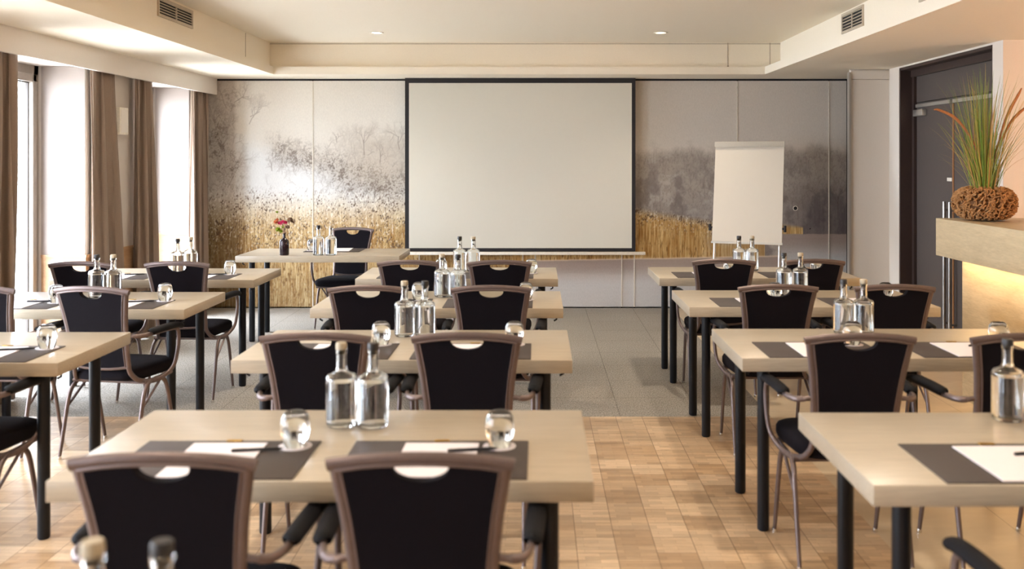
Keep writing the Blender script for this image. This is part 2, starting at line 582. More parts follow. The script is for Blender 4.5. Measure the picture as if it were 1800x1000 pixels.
dark = np.zeros((NYp, NXp))
def stroke(x0, y0, x1, y1, w, a):
    n_ = int(max(abs(x1 - x0), abs(y1 - y0)) * 2) + 2
    for t in np.linspace(0, 1, n_):
        X = x0 + (x1 - x0) * t - PX0; Y = y0 + (y1 - y0) * t - PY0
        i, j = int(X), int(Y)
        fx, fy = X - i, Y - j
        for di, dj, ww in ((0, 0, (1 - fx) * (1 - fy)), (1, 0, fx * (1 - fy)), (0, 1, (1 - fx) * fy), (1, 1, fx * fy)):
            if 0 <= j + dj < NYp and 0 <= i + di < NXp:
                dark[j + dj, i + di] = max(dark[j + dj, i + di], a * min(1, ww * w))
def branch(x, y, ang, L, w, a, depth):
    x1 = x + L * math.cos(ang); y1 = y - L * math.sin(ang)
    xm = (x + x1) / 2 + rng.normal(0, L * .06); ym = (y + y1) / 2
    stroke(x, y, xm, ym, w, a); stroke(xm, ym, x1, y1, w, a)
    if depth <= 0 or L < 2.5:
        return
    for k_ in range(rng.integers(2, 4)):
        t = rng.uniform(.45, 1.0)
        branch(x + (x1 - x) * t, y + (y1 - y) * t, ang + rng.normal(0, .55), L * rng.uniform(.55, .8), w * .8, a * .88, depth - 1)

img = np.ones((NYp, NXp, 3)) * C(214, 206, 198)
left = 1 - sst(xx, 690, 930)                      # 1 in the left half of the picture
img = blend(img, C(226, 222, 214), left * (0.4 + 0.6 * fbm(120, 80, 3)))
haze = sst(yy, 190, 330) * 0.5
img = blend(img, C(205, 198, 188), haze * left * fbm(60, 40, 5))
# snowy slope
slope = sst(yy - (250 + (xx - 470) * 0.36) + 30 * (fbm(40, 30, 7) - .5), -8, 26) * (1 - sst(yy, 330, 400)) * left
img = blend(img, C(222, 224, 226), slope * .8)
# dark leftmost strip of the print
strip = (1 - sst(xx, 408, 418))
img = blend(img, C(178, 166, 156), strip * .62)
# bushes: speckle bands
spk = fbm(2.0, 2.2, 21, 2) * .6 + fbm(9, 9, 23, 2) * .4
fine = rng.random((NYp, NXp))
b1 = np.exp(-((yy - (262 + (xx - 480) * 0.30)) / 24) ** 2) * left * sst(xx, 455, 500)
b2 = np.exp(-((yy - 318) / 34) ** 2) * left * sst(xx, 560, 620)
b3 = np.exp(-(((xx - 384) / 20) ** 2 + ((yy - 250) / 44) ** 2)) + .8 * np.exp(-(((xx - 403) / 24) ** 2 + ((yy - 300) / 30) ** 2)) + .5 * np.exp(-(((xx - 404) / 22) ** 2 + ((yy - 170) / 22) ** 2))
bush = np.clip(b1 * .8 + b2 * .7 + b3, 0, 1)
img = blend(img, C(156, 147, 138), np.clip(bush * .34, 0, 1))
img = blend(img, C(96, 84, 76), np.clip(sst(spk, .50, .66) * bush * .62 + sst(fine, .7, 1) * bush * .4, 0, 1))
# far tree haze, left picture
th = sst(yy + 26 * (fbm(26, 22, 31) - .5), 215, 262) * (1 - sst(yy, 300, 345)) * sst(xx, 575, 650) * left
img = blend(img, C(186, 176, 164), th * .55)
# right wood
rt = 1 - left
top = 262 + 14 * (fbm(30, 400, 41) - .5) * 2 - 10 * sst(xx, 1370, 1400) * (fbm(18, 400, 47) - .2)
wood_m = sst(yy - top, -6, 16) * rt
img = blend(img, C(168, 158, 150), wood_m * .9)
tex = fbm(34, 26, 51, 5)
img = blend(img, C(196, 190, 186), wood_m * sst(tex, .48, .62) * .6 * (1 - sst(xx, 1300, 1420) * .7))
img = blend(img, C(112, 104, 104), wood_m * sst(fbm(22, 30, 57, 5), .46, .66) * .55 * sst(yy, 262, 330))
dk = sst(xx, 1350, 1440) * sst(yy, 290, 400) * rt
img = blend(img, C(88, 80, 84), dk * (.45 + .45 * fbm(4, 60, 61, 3)))
dk2 = sst(yy, 325, 372) * rt * (1 - sst(xx, 1250, 1330)) * fbm(30, 14, 63)
img = blend(img, C(120, 114, 116), dk2 * .5)
img = blend(img, C(130, 122, 118), wood_m * sst(fbm(2.2, 3.4, 65, 2), .55, .75) * .35)
# shoreline and water
shore = np.where(xx < 700, 700, np.where(xx < 940, 700 - (xx - 700) * 1.01, np.where(xx < 1374, 458 - (xx - 940) * .018, 411)))
shore = shore + 1.6 * (fbm(16, 900, 71) - .5)
# reeds
rtop = np.where(xx < 900, 352 + 20 * (fbm(26, 500, 81) - .5), 368 + (xx - 1117) * .16)
rm = sst(yy - rtop, -20, 60) * (xx < 1262 + 6 * np.sin(yy / 3))
rm = np.where(xx > 900, sst(yy - rtop, -6, 16) * (1 - sst(xx + 30 * (fbm(14, 14, 83) - .5), 1236, 1266)), rm)
rm2 = ((xx > 1374) & (xx < 1412)) * sst(yy, 392 + (xx - 1374) ** 2 * .004, 402) + ((xx > 1250) & (xx < 1345)) * sst(yy, 424, 432) * .8
reedc = np.clip((fbm(1.25, 30, 91, 2) - .5) * 1.3 + .5 + (fbm(30, 30, 93, 2) - .5) * .4, 0, 1)
rc = C(232, 204, 150) * (1 - reedc[..., None]) + C(160, 112, 54) * reedc[..., None]
rc = rc * (1 - .12 * sst(yy, 440, 530)[..., None])
gold = np.where(xx < 900, .75 + .25 * sst(yy, 360, 440), 1.0)
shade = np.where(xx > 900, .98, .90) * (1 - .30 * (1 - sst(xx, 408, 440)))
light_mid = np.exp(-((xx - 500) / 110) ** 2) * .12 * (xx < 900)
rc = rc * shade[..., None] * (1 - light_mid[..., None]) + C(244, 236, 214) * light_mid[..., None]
img = blend(img, C(222, 208, 184), np.clip(rm, 0, 1) * .5)
img = img * (1 - (np.clip(rm + rm2, 0, 1) * gold)[..., None]) + rc * (np.clip(rm + rm2, 0, 1) * gold)[..., None]
# dark stems low in the reeds
img = blend(img, C(110, 78, 42), np.clip(rm, 0, 1) * sst(fbm(1.2, 9, 95, 2), .56, .8) * sst(yy, 385, 450) * .75)
# seed heads
hd = sst(fbm(1.5, 2.8, 101, 2) * .7 + fbm(12, 10, 103, 2) * .3, .55, .72)
hb = np.where(xx < 900, sst(yy, 318, 356) * (1 - .75 * sst(yy, 410, 470)), sst(yy - rtop, -8, 2) * (1 - sst(yy - rtop, 14, 40)))
img = blend(img, C(84, 64, 52), np.clip(hd * hb * (xx < 1262) * np.where(xx < 900, .85, .75), 0, 1))
img = blend(img, C(250, 248, 240), sst(fbm(1.8, 4.0, 111, 2), .62, .76) * hb * (xx < 1262) * .5)
# water
wm = sst(yy - shore, -1, 1.5)
wc = C(196, 194, 194) * np.ones_like(img)
wc = blend(wc, C(168, 152, 144), 1 - sst(yy - shore, 8, 46))
wc = wc * (0.985 + .03 * fbm(80, 3, 121)[..., None])
img = img * (1 - wm[..., None]) + wc * wm[..., None]
img = blend(img, C(226, 206, 184), np.exp(-((yy - shore) / 1.3) ** 2) * (xx < 1374) * (xx > 700) * .8)
# drawn trees
for (x, y, L, n_) in ((640, 272, 26, 6), (702, 262, 22, 5), (668, 286, 16, 5), (592, 250, 10, 3), (540, 285, 18, 4), (520, 292, 16, 4), (658, 350, 20, 5), (565, 300, 14, 4), (478, 300, 12, 3)):
    branch(x, y, PI / 2 + rng.normal(0, .1), L, 1.0, .55, n_)
for (x, y, a_, L) in ((398, 190, 1.9, 24), (412, 180, .6, 20), (438, 218, 1.0, 26), (395, 240, 1.2, 22), (385, 270, 1.4, 22), (404, 300, .9, 24), (440, 205, .5, 18), (380, 226, 1.8, 16), (400, 330, 1.1, 20)):
    branch(x, y, a_, L, .9, .5, 5)
for x in list(range(1395, 1490, 9)) + [1150, 1165, 1200, 1220, 1240]:
    branch(x + rng.normal(0, 2), 372 + rng.normal(0, 12), PI / 2 + rng.normal(0, .12), 22 + rng.normal(0, 3), .9, .34, 4)
branch(1473, 376, PI / 2, 30, 1.3, .55, 6)
for x in range(1118, 1492, 5):
    branch(x + rng.normal(0, 2), 286 + rng.normal(0, 6), PI / 2 + rng.normal(0, .2), rng.uniform(8, 15), .8, .26, 4)
for q_ in range(150):
    x = rng.uniform(1118, 1490); y = rng.uniform(300, 372)
    branch(x, y, PI / 2 + rng.normal(0, .3), rng.uniform(7, 15), .8, rng.uniform(.12, .32), 4)
for q_ in range(170):
    x = rng.uniform(470, 712); y = 285 + (x - 480) * .22 + rng.normal(0, 20)
    branch(x, y, PI / 2 + rng.normal(0, .5), rng.uniform(5, 11), .8, rng.uniform(.15, .5), 4)
for q_ in range(60):
    branch(rng.uniform(362, 415), rng.uniform(190, 345), PI / 2 + rng.normal(0, .8), rng.uniform(6, 13), .8, rng.uniform(.2, .6), 4)
for q_ in range(40):
    branch(rng.uniform(590, 712), rng.uniform(235, 285), PI / 2 + rng.normal(0, .4), rng.uniform(8, 16), .8, rng.uniform(.12, .3), 4)
img = blend(img, C(84, 70, 64), np.clip(dark, 0, 1))
img = np.clip(img, 0, 255) / 255.0
lin = np.where(img <= 0.04045, img / 12.92, ((img + 0.055) / 1.055) ** 2.4)

KP = YB / F
def px2x(px): return (px - VX) * KP
def py2z(py): return CZ - (py - VY) * KP

wb = empty('wall_back', (0, 0, 0)); wb['kind'] = 'structure'
def mural_panel(pxa, pxb):
    xs = np.arange(pxa, pxb + 1); ys = np.arange(142, 543)
    X = px2x(xs.astype(float)); Z = py2z(ys.astype(float)); Z[-1] = 0.012
    nx, ny = len(xs), len(ys)
    co = np.zeros((ny, nx, 3)); co[..., 0] = X[None]; co[..., 2] = Z[:, None]; co[..., 1] = YB
    idx = np.arange(nx * ny).reshape(ny, nx)
    f = np.stack([idx[1:, :-1], idx[1:, 1:], idx[:-1, 1:], idx[:-1, :-1]], -1).reshape(-1, 4)
    me = bpy.data.meshes.new('printed_face')
    me.vertices.add(nx * ny); me.vertices.foreach_set('co', co.ravel())
    me.loops.add(f.size); me.loops.foreach_set('vertex_index', f.ravel().astype(np.int32))
    me.polygons.add(len(f)); me.polygons.foreach_set('loop_start', (np.arange(len(f)) * 4).astype(np.int32))
    me.update(calc_edges=True); me.validate()
    ca = me.color_attributes.new('print', 'FLOAT_COLOR', 'POINT')
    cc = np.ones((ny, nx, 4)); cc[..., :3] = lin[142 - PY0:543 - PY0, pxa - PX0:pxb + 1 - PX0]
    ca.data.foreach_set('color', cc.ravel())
    me.materials.append(M['mural'])
    o = bpy.data.objects.new('printed_face', me); COL.objects.link(o)
    return o
SEAMS = [362, 550, 737, 919, 941, 1093, 1115, 1296, 1457, 1489]
for a, b in zip(SEAMS, SEAMS[1:]):
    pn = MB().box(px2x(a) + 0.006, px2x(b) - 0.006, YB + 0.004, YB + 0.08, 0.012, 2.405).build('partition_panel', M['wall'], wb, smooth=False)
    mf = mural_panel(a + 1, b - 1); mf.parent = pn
for sx in SEAMS[1:-1]:
    MB().box(px2x(sx) - 0.0055, px2x(sx) - 0.0012, YB - 0.004, YB + 0.02, 0.012, 2.405).box(px2x(sx) + 0.0012, px2x(sx) + 0.0055, YB - 0.004, YB + 0.02, 0.012, 2.405).build('seam_profile', M['offwhite'], wb, smooth=False)
MB().box(-3.52, 3.295, YB + 0.012, YB + 0.10, 2.405, SOF).build('top_track', M['black'], wb, smooth=False)
MB().box(-3.52, 3.295, YB + 0.008, YB + 0.10, 0.0, 0.013).build('bottom_seal', M['black'], wb, smooth=False)
MB().box(-3.6, XE + 0.1, YB + 0.10, YB + 0.15, 0, 2.6).build('backing', M['black'], wb, smooth=False)
MB().box(px2x(1489), px2x(1492), 10.12, YB, 0, 2.405).build('edge_profile', M['black'], wb, smooth=False)
lk = empty('lock_hole'); lk.parent = wb
lk.location = (px2x(1398), YB, py2z(366))
t = MB().lathe([(0.0, 0.004), (0.020, 0.004), (0.020, 0.0)], 20).build('lock_cylinder', M['black'], lk); t.rotation_euler = (PI / 2, 0, 0)
t = MB().lathe([(0.020, 0.0), (0.020, 0.006), (0.026, 0.006), (0.026, 0.0)], 20).build('lock_ring', M['offwhite'], lk); t.rotation_euler = (PI / 2, 0, 0)

# pocket wall for the stacked partition, right of the print
pw = MB().box(2.975, XD + 0.3, 9.12, 9.16, 0, 2.33, 0.0).box(2.975, XD + 0.3, 9.14, 9.16, 2.33, SOF)
struct('wall_right_pocket', pw, M['wall'], smooth=False)
struct('trim_8', MB().box(2.975, XD, 9.112, 9.14, 2.335, SOF - 0.012, 0.002), M['wall'])
struct('trim_9', MB().box(2.955, 2.975, 9.10, 9.16, 0, SOF - 0.03), M['alu'])

# door wall: dark double door in a white wall
DY0, DY1 = 7.05, 8.87
wr = MB().box(XD, XD + 0.3, DY1, 9.1198, 0, SOF).box(XD, XD + 0.3, 6.89, DY0, 0, SOF).box(XD, XD + 0.3, DY0, DY1, 2.415, SOF)
wr.box(XD + 0.2, XD + 0.3, DY0, DY1, 0, SOF)
struct('wall_right', wr, M['wall'], smooth=False)
struct('wall_bar', MB().box(XD + 0.3, XE, 6.89, 7.2, 0, SOF), M['wall'], smooth=False)
struct('wall_far_right', MB().box(XE, XE + 0.1, Y0, YB + 0.15, 0, SOF), M['wall'], smooth=False)
struct('wall_behind', MB().box(XW, XE, Y0 - 0.1, Y0, 0, SOF), M['wall'], smooth=False)
dr = empty('door_1', (0, 0, 0)); dr['kind'] = 'structure'
f_ = MB().box(XD + 0.004, XD + 0.19, DY1 - 0.02, DY1, 0, 2.415).box(XD + 0.004, XD + 0.19, DY0, DY0 + 0.02, 0, 2.415).box(XD + 0.004, XD + 0.19, DY0, DY1, 2.39, 2.415)
f_.box(XD + 0.11, XD + 0.17, DY1 - 0.07, DY1 - 0.02, 0, 2.39).box(XD + 0.11, XD + 0.17, DY0 + 0.02, DY0 + 0.07, 0, 2.39).box(XD + 0.10, XD + 0.17, DY0, DY1, 2.33, 2.39)
f_.build('door_frame', M['doorframe'], dr, smooth=False)
DXP = 3.475
YM = 8.02
MB().box(DXP, DXP + 0.05, DY0 + 0.07, DY1 - 0.07, 2.095, 2.33).build('transom_panel', M['door'], dr, smooth=False)
for a, b, nm in ((YM + 0.003, DY1 - 0.072, 'far'), (DY0 + 0.072, YM - 0.003, 'near')):
    lf = MB().box(DXP, DXP + 0.05, a, b, 0.01, 2.09, 0.002).build('door_leaf', M['door'], dr, smooth=False)
    ya = YM + 0.055 if nm == 'far' else YM - 0.055
    hd_ = MB().tube([(DXP, ya, 0.20), (DXP - 0.05, ya, 0.20)], 0.009).tube([(DXP, ya, 1.15), (DXP - 0.05, ya, 1.15)], 0.009).tube([(DXP - 0.055, ya, 0.14), (DXP - 0.055, ya, 1.22)], 0.015, 14)
    hd_.build('pull_handle', M['steel'], lf)
    MB().box(DXP - 0.022, DXP, a + 0.03, b - 0.02, 2.045, 2.075, 0.003).build('closer_rail', M['alu'], lf, smooth=False)
MB().box(DXP - 0.045, DXP - 0.0, DY1 - 0.30, DY1 - 0.09, 1.965, 2.025, 0.006).build('closer_body', M['alu'], dr)
MB().box(DXP - 0.006, DXP + 0.0, YM - 0.012, YM + 0.012, 0.01, 2.04).build('edge_strip', M['doorwood'], dr, smooth=False)
MB().box(DXP - 0.004, DXP + 0.0, YM + 0.03, YM + 0.12, 1.39, 1.42).build('door_sign', M['offwhite'], dr, smooth=False)

# white box on the pier between the windows
t = MB().box(XW, XW + 0.05, 8.0, 8.17, 1.78, 2.01, 0.008).build('wall_speaker', M['offwhite'])
MB().box(XW + 0.05, XW + 0.052, 8.02, 8.15, 1.80, 1.99).build('front_cover', M['pelmet'], t, smooth=False)
tag(t, 'small off-white box mounted on the wall pier between two brown curtains', 'wall box')

# ------------------------------------------------------------------ ceiling vents and downlights
def vent(name, x, y0, y1, z0, z1, side, label):
    r = empty(name, (x, (y0 + y1) / 2, (z0 + z1) / 2))
    h = (y1 - y0) / 2; v = (z1 - z0) / 2
    s = side                                    # +1: faces +x, -1: faces -x
    X = lambda a, b: (min(a * s, b * s), max(a * s, b * s))
    bx = MB().box(*X(0, .003), -h, h, -v, v); bx.build('backing', M['vent_dark'], r, smooth=False)
    fm = MB().box(*X(0, .012), -h - .02, -h, -v - .02, v + .02).box(*X(0, .012), h, h + .02, -v - .02, v + .02)
    fm.box(*X(0, .012), -h, h, v, v + .02).box(*X(0, .012), -h, h, -v - .02, -v).box(*X(0, .012), -.008, .008, -v, v)
    fm.build('frame', M['vent'], r, smooth=False)
    for i in range(5):
        z = -v + (i + .5) * 2 * v / 5 + 0.006
        MB().box(*X(0.002, .011), -h, h, z - .003, z + .003).build('slat', M['vent'], r, smooth=False)
    tag(r, label, 'air vent', 'ceiling air vents')
vent('air_vent', XLb, 6.85, 7.5, 2.615, 2.715, 1, 'slatted air grille in the ceiling coffer above the windows, fully in view')
vent('air_vent', XLb, 5.35, 6.02, 2.615, 2.715, 1, 'slatted air grille cut by the top edge of the photo, window side')
vent('air_vent', XRb, 7.25, 7.72, 2.60, 2.72, -1, 'slatted air grille in the ceiling coffer on the bar side, fully in view')
vent('air_vent', XRb, 5.7, 6.15, 2.60, 2.72, -1, 'slatted air grille at the top edge of the photo, bar side')

def downlight(x, y, label, power=14):
    r = empty('downlight', (x, y, CEIL))
    MB().lathe([(0.045, -0.0), (0.046, -0.006), (0.062, -0.008), (0.066, -0.001)], 28).build('trim_ring', M['offwhite'], r)
    MB().lathe([(0.0, -0.002), (0.045, -0.002)], 24).build('lamp', M['bulb'], r)
    l = bpy.data.lights.new('downlight_spot', 'SPOT'); l.energy = power; l.color = (1, .87, .70); l.spot_size = 2.1; l.spot_blend = .8; l.shadow_soft_size = .06
    o = bpy.data.objects.new('downlight_spot', l); COL.objects.link(o); o.parent = r; o.location = (0, 0, -0.02)
    tag(r, label, 'ceiling light', 'recessed downlights')
downlight(-1.49, 8.94, 'round recessed downlight in the ceiling, left of the projection screen centre')
downlight(1.15, 8.94, 'round recessed downlight in the ceiling, above the right edge of the screen')
for x, y, w_ in ((-1.49, 6.6, 'farther left'), (1.15, 6.6, 'farther right'), (-1.49, 4.3, 'middle left'), (1.15, 4.3, 'middle right'), (-1.49, 2.0, 'nearer left'), (1.15, 2.0, 'nearer right'), (-1.49, -.2, 'rearmost left'), (1.15, -.2, 'rearmost right')):
    downlight(x, y, 'added downlight out of view above the frame, the %s one' % w_, 27)  # unseen downlights, added to brighten the front tables and floor

# ------------------------------------------------------------------ curtains
def curtain(y0, y1, folds, label, flare=0.0, amp=0.050, xc=-3.462, seed=1):
    r = random.Random(seed)
    bm = bmesh.new()
    nu, nv = folds * 16, 26
    ph = [r.uniform(-.5, .5) for _ in range(folds + 2)]
    grid = []
    for j in range(nv + 1):
        v = j / nv; z = 0.012 + (2.30 - 0.012) * v
        row = []
        for i in range(nu + 1):
            u = i / nu
            k_ = u * folds
            a = amp * (0.55 + 0.45 * (1 - v)) * (1 + .35 * ph[int(k_)])
            x = xc + a * math.sin(2 * PI * k_ + .8 * math.sin(2 * PI * k_ * .37 + 3 * v))
            w = (y1 - y0) + flare * (1 - v) ** 1.3
            y = y0 + u * w + .018 * math.sin(4 * PI * k_ + 1) 
            row.append(bm.verts.new((x, y, z)))
        grid.append(row)
    for j in range(nv):
        for i in range(nu):
            bm.faces.new((grid[j][i], grid[j][i + 1], grid[j + 1][i + 1], grid[j + 1][i]))
    m = MB(); m.bm.free(); m.bm = bm
    o = m.build('curtain', M['curtain'], None, angle=180)
    so = o.modifiers.new('thickness', 'SOLIDIFY'); so.thickness = 0.003
    tag(o, label, 'curtain', 'taupe curtains at the windows')
    return o
curtain(5.72, 6.36, 5, 'taupe floor-length curtain cut by the left edge of the photo', seed=3)
curtain(7.42, 7.88, 3, 'taupe curtain on the near side of the pier with the white box', flare=.16, seed=4)
curtain(8.25, 8.66, 3, 'taupe curtain on the far side of the pier with the white box', flare=.06, seed=5)
curtain(9.60, 10.12, 4, 'narrow taupe curtain hanging in the corner against the winter print', seed=6)

# ------------------------------------------------------------------ tables
TW, TD, TH, TT = 1.40, 0.70, 0.75, 0.055
def make_table():
    r = empty('conference_table')
    MB().box(-TW / 2, TW / 2, 0, TD, TH - TT, TH, 0.003).build('tabletop', M['laminate'], r)
    for sx in (-1, 1):
        for y in (0.11, 0.57):
            x = sx * (TW / 2 - 0.112)
            lg_ = MB().lathe([(0.0, 0.004), (0.024, 0.004), (0.025, 0.012), (0.025, TH - TT - 0.004), (0.0, TH - TT - 0.004)], 24, (x, y, 0)).build('leg', M['black_metal'], r)
            MB().lathe([(0.0, 0.0), (0.02, 0.0), (0.022, 0.006), (0.0, 0.006)], 20, (x, y, 0)).build('foot_pad', M['black'], lg_)
            MB().box(x - 0.06, x + 0.06, y - 0.05, y + 0.05, TH - TT - 0.007, TH - TT, 0.002).build('mounting_plate', M['black_metal'], r)
        m_ = MB().tube([(sx * (TW / 2 - .035), .10, TH - TT), (sx * (TW / 2 - .035), .10, TH - TT - .022), (sx * (TW / 2 - .05), .10, TH - TT - .03)], .005, 8)
        m_.build('linking_hook', M['black_metal'], r)
    tag(r, 'table', 'table'); register(r)
    return r
TBL = make_table()
G_T = 'taupe conference tables set out in rows'
XC, XLc, XRc = -0.555, -2.635, 1.548
CT = [2.453, 3.937, 5.31, 6.63]
LT = [3.88, 5.27, 6.57]
RT = [2.423, 3.971, 5.351, 6.663]
place(TBL, (XC, 0.95, 0), 0, 'taupe table nearest the camera, only its two bottle tops show at the bottom edge', G_T)
NM4 = ['nearest', 'second', 'third', 'farthest']
TLAB_C = ['taupe table in the middle column, fully in view and nearest, carrying two desk mats', 'taupe table in the middle column, second from the front, behind two bottles',
          'taupe table in the middle column, third from the front, half hidden by chairs', 'taupe table in the middle column closest to the projection screen']
for i, y in enumerate(CT):
    place(TBL, (XC, y, 0), 0, TLAB_C[i], G_T)
for i, y in enumerate(LT):
    place(TBL, (XLc, y, 0), 0, ['taupe table in the window-side column, nearest and cut by the left edge', 'taupe table in the window-side column, middle of three',
                                'taupe table in the window-side column, farthest, near the presenter desk'][i], G_T)
for i, y in enumerate(RT):
    place(TBL, (XRc, y, 0), 0, ['taupe table in the bar-side column, nearest, cut by the right edge of the photo', 'taupe table in the bar-side column, second from the front',
                                'taupe table in the bar-side column, third, its far corner lit orange', 'taupe table in the bar-side column, farthest, below the flipchart'][i], G_T)
DESKX, DESKY = -1.875, 8.2
place(TBL, (DESKX, DESKY, 0), 0, 'taupe presenter desk with a dark flower vase, left of the screen', 'presenter desk')

# ------------------------------------------------------------------ chairs
def back_y(h):
    return -0.165 - (h - 0.47) * 0.21
def half_w(h):                                    # centreline half width of the back frame
    pts = [(0.40, .165), (0.50, .152), (0.62, .156), (0.75, .168), (0.885, .190), (0.95, .198)]
    for (h0, w0), (h1, w1) in zip(pts, pts[1:]):
        if h <= h1:
            t = (h - h0) / (h1 - h0)
            return w0 + (w1 - w0) * t
    return .19

def make_chair():
    r = empty('conference_chair')
    # back frame
    L = [(-half_w(h), back_y(h), h) for h in (0.49, 0.56, 0.63, 0.70, 0.77, 0.83, 0.888)]
    top = [(-0.209, back_y(.892), .888), (-0.203, back_y(.892), .8895)] + [(x, back_y(.892) - .012 * (1 - (x / .205) ** 2), .891 + .016 * (1 - (x / .205) ** 2)) for x in (-.14, -.09, -.04, 0, .04, .09, .14)] + [(0.203, back_y(.892), .8895), (0.209, back_y(.892), .888)]
    Rr = [(-p[0], p[1], p[2]) for p in L[::-1]]
    fb = MB().tube(L, .0155, 12, 2, .75, (0, 1, .2))
    fb.tube(Rr, .0155, 12, 2, .75, (0, 1, .2))
    fb.tube(top, .0155, 12, 0, .75, (0, 1, .2))
    bot = [(x, back_y(.48) + .0, .49 - .014 * (1 - (x / .153) ** 2)) for x in (-.153, -.10, -.05, 0, .05, .10, .153)]
    fb.tube(bot, .012, 10, 0, .8, (0, 1, .2))
    fb.build('back_frame', M['bronze'], r)
    # piping bead that gives the frame its second line
    bd = MB().tube([(p[0] * (1 - .012 / abs(p[0])), p[1] - .010, p[2]) for p in L], .0045, 8, 2)
    bd.tube([(p[0] * (1 - .012 / abs(p[0])), p[1] - .010, p[2]) for p in Rr], .0045, 8, 2)
    bd.tube([(p[0] * .93, p[1] - .010, p[2] - .011) for p in top[1:-1]], .0045, 8, 0)
    bd.build('frame_bead', M['bronze'], r)
    # back pad with the half-moon hand hole at the top
    out = []
    for h in (0.495, 0.56, 0.63, 0.70, 0.77, 0.83, 0.878):
        out.append((half_w(h) - .011, h))
    topy = lambda x: .880 + .016 * (1 - (x / .205) ** 2)
    for x in (.16, .12, .085):
        out.append((x, topy(x) - .001))
    for i in range(0, 17):
        a = PI * i / 16
        out.append((.064 * math.cos(a) * (1.0), .889 - .038 * math.sin(a) ** .8))
    for x in (-.085, -.12, -.16):
        out.append((x, topy(x) - .001))
    for h in (0.878, 0.83, 0.77, 0.70, 0.63, 0.56, 0.495):
        out.append((-(half_w(h) - .011), h))
    for x in (-.10, -.05, 0, .05, .10):
        out.append((x, .495 - .014 * (1 - (x / .153) ** 2)))
    pad = MB().prism(out, lambda u, v, d: Vector((u, back_y(v) - .014 + d, v)), .030)
    pad.build('back_pad', M['fabric'], r, angle=30)
    # seat cushion
    bm = bmesh.new()
    rings = []
    N = 36
    def outline(k_, sc):
        a = 2 * PI * k_ / N
        ca, sa = math.cos(a), math.sin(a)
        e = .42
        px = math.copysign(abs(ca) ** e, ca); py = math.copysign(abs(sa) ** e, sa)
        w = .205 + .018 * py
        return (px * w * sc, .045 + py * .205 * sc)
    for z, sc in ((.405, .90), (.410, .97), (.425, 1.0), (.450, 1.0), (.463, .97), (.471, .90), (.476, .72), (.479, .40)):
        rings.append([bm.verts.new((*outline(k_, sc), z)) for k_ in range(N)])
    for A, B in zip(rings, rings[1:]):
        for k_ in range(N):
            bm.faces.new((A[k_], A[(k_ + 1) % N], B[(k_ + 1) % N], B[k_]))
    bm.faces.new(rings[0][::-1]); bm.faces.new(rings[-1])
    m = MB(); m.bm.free(); m.bm = bm
    m.build('seat', M['fabric'], r, angle=80)
    # under-seat frame
    sf = MB()
    sf.tube([(-.205, -.10, .395), (-.205, .16, .395), (.205, .16, .395), (.205, -.10, .395)], .010, 10, 0, closed=True)
    sf.build('seat_frame', M['bronze'], r)
    for s in (-1, 1):
        # post running down from the back frame and curving forward
        MB().tube([(s * .153, back_y(.49), .49), (s * .160, back_y(.45) + .004, .45), (s * .180, -.115, .408), (s * .205, -.03, .388), (s * .212, .05, .386)], [.0145, .014, .013, .013, .011], 12, 5, .8, (1, 0, 0)).build('back_post', M['bronze'], r)
        # legs
        l1 = MB().tube([(s * .205, -.045, .395), (s * .210, -.10, .365), (s * .214, -.135, .30), (s * .215, -.185, .10), (s * .215, -.208, .012)], [.0125, .0125, .012, .011, .009], 12, 4, .85, (1, 0, 0)).build('leg', M['bronze'], r)
        MB().lathe([(0, 0), (.010, 0), (.011, .006), (.009, .018), (0, .018)], 14, (s * .215, -.208, 0)).build('glide', M['chrome'], l1)
        l2 = MB().tube([(s * .205, .03, .390), (s * .210, .075, .375), (s * .212, .11, .31), (s * .213, .165, .10), (s * .213, .188, .012)], [.0125, .0125, .012, .011, .009], 12, 4, .85, (1, 0, 0)).build('leg', M['bronze'], r)
        MB().lathe([(0, 0), (.010, 0), (.011, .006), (.009, .018), (0, .018)], 14, (s * .213, .188, 0)).build('glide', M['chrome'], l2)
        MB().tube([(s * .213, -.150, .26), (s * .212, .04, .385)], .007, 8).build('leg_brace', M['bronze'], r)
        # arm: from the side joint forward and up, back to the post
        MB().tube([(s * .205, -.02, .388), (s * .228, .05, .400), (s * .252, .105, .445), (s * .262, .125, .52), (s * .264, .135, .60), (s * .262, .118, .645), (s * .259, .05, .655), (s * .250, -.10, .655), (s * .225, -.19, .655), (s * .165, back_y(.66) + .005, .66)], [.012] * 10, 12, 5, .8, (1, 0, 0)).build('arm_frame', M['bronze'], r)
        ap = MB().tube([(s * .262, .165, .640), (s * .262, .158, .655), (s * .261, .12, .664), (s * .259, .05, .668), (s * .255, -.03, .668), (s * .251, -.105, .666), (s * .250, -.115, .664)], [.010, .022, .025, .026, .026, .025, .016], 14, 4, .72, (0, 0, 1))
        ap.build('arm_pad', M['arm_pad'], r)
    tag(r, 'chair', 'chair'); register(r)
    return r
CH = make_chair()
G_C = 'black conference chairs at the tables'
def chair(x, ytop, rz, label, group=G_C):
    c_, s_ = math.cos(rz), math.sin(rz)
    # x, ytop = where the middle of the top rail stands
    return place(CH, (x - s_ * 0.265, ytop + c_ * 0.265, 0), rz, label, group)
D = math.radians
SC = [(-.836, -.2605), (-.839, -.266), (-.88, -.239), (-.83, -.244)]
ZC = [2.137, 3.625, 4.99, 6.24]
RC = [(0, 0), (0, D(-1)), (D(1), D(-1)), (0, D(1))]
SIDE = ['left', 'right']
for i in range(4):
    for j in range(2):
        chair(SC[i][j], ZC[i], RC[i][j], 'black armchair with bronze frame, %s of two at the %s middle table' % (SIDE[j], NM4[i]))
chair(-2.33, 3.63, D(-2), 'black armchair cut by the left edge, at the nearest window-side table')
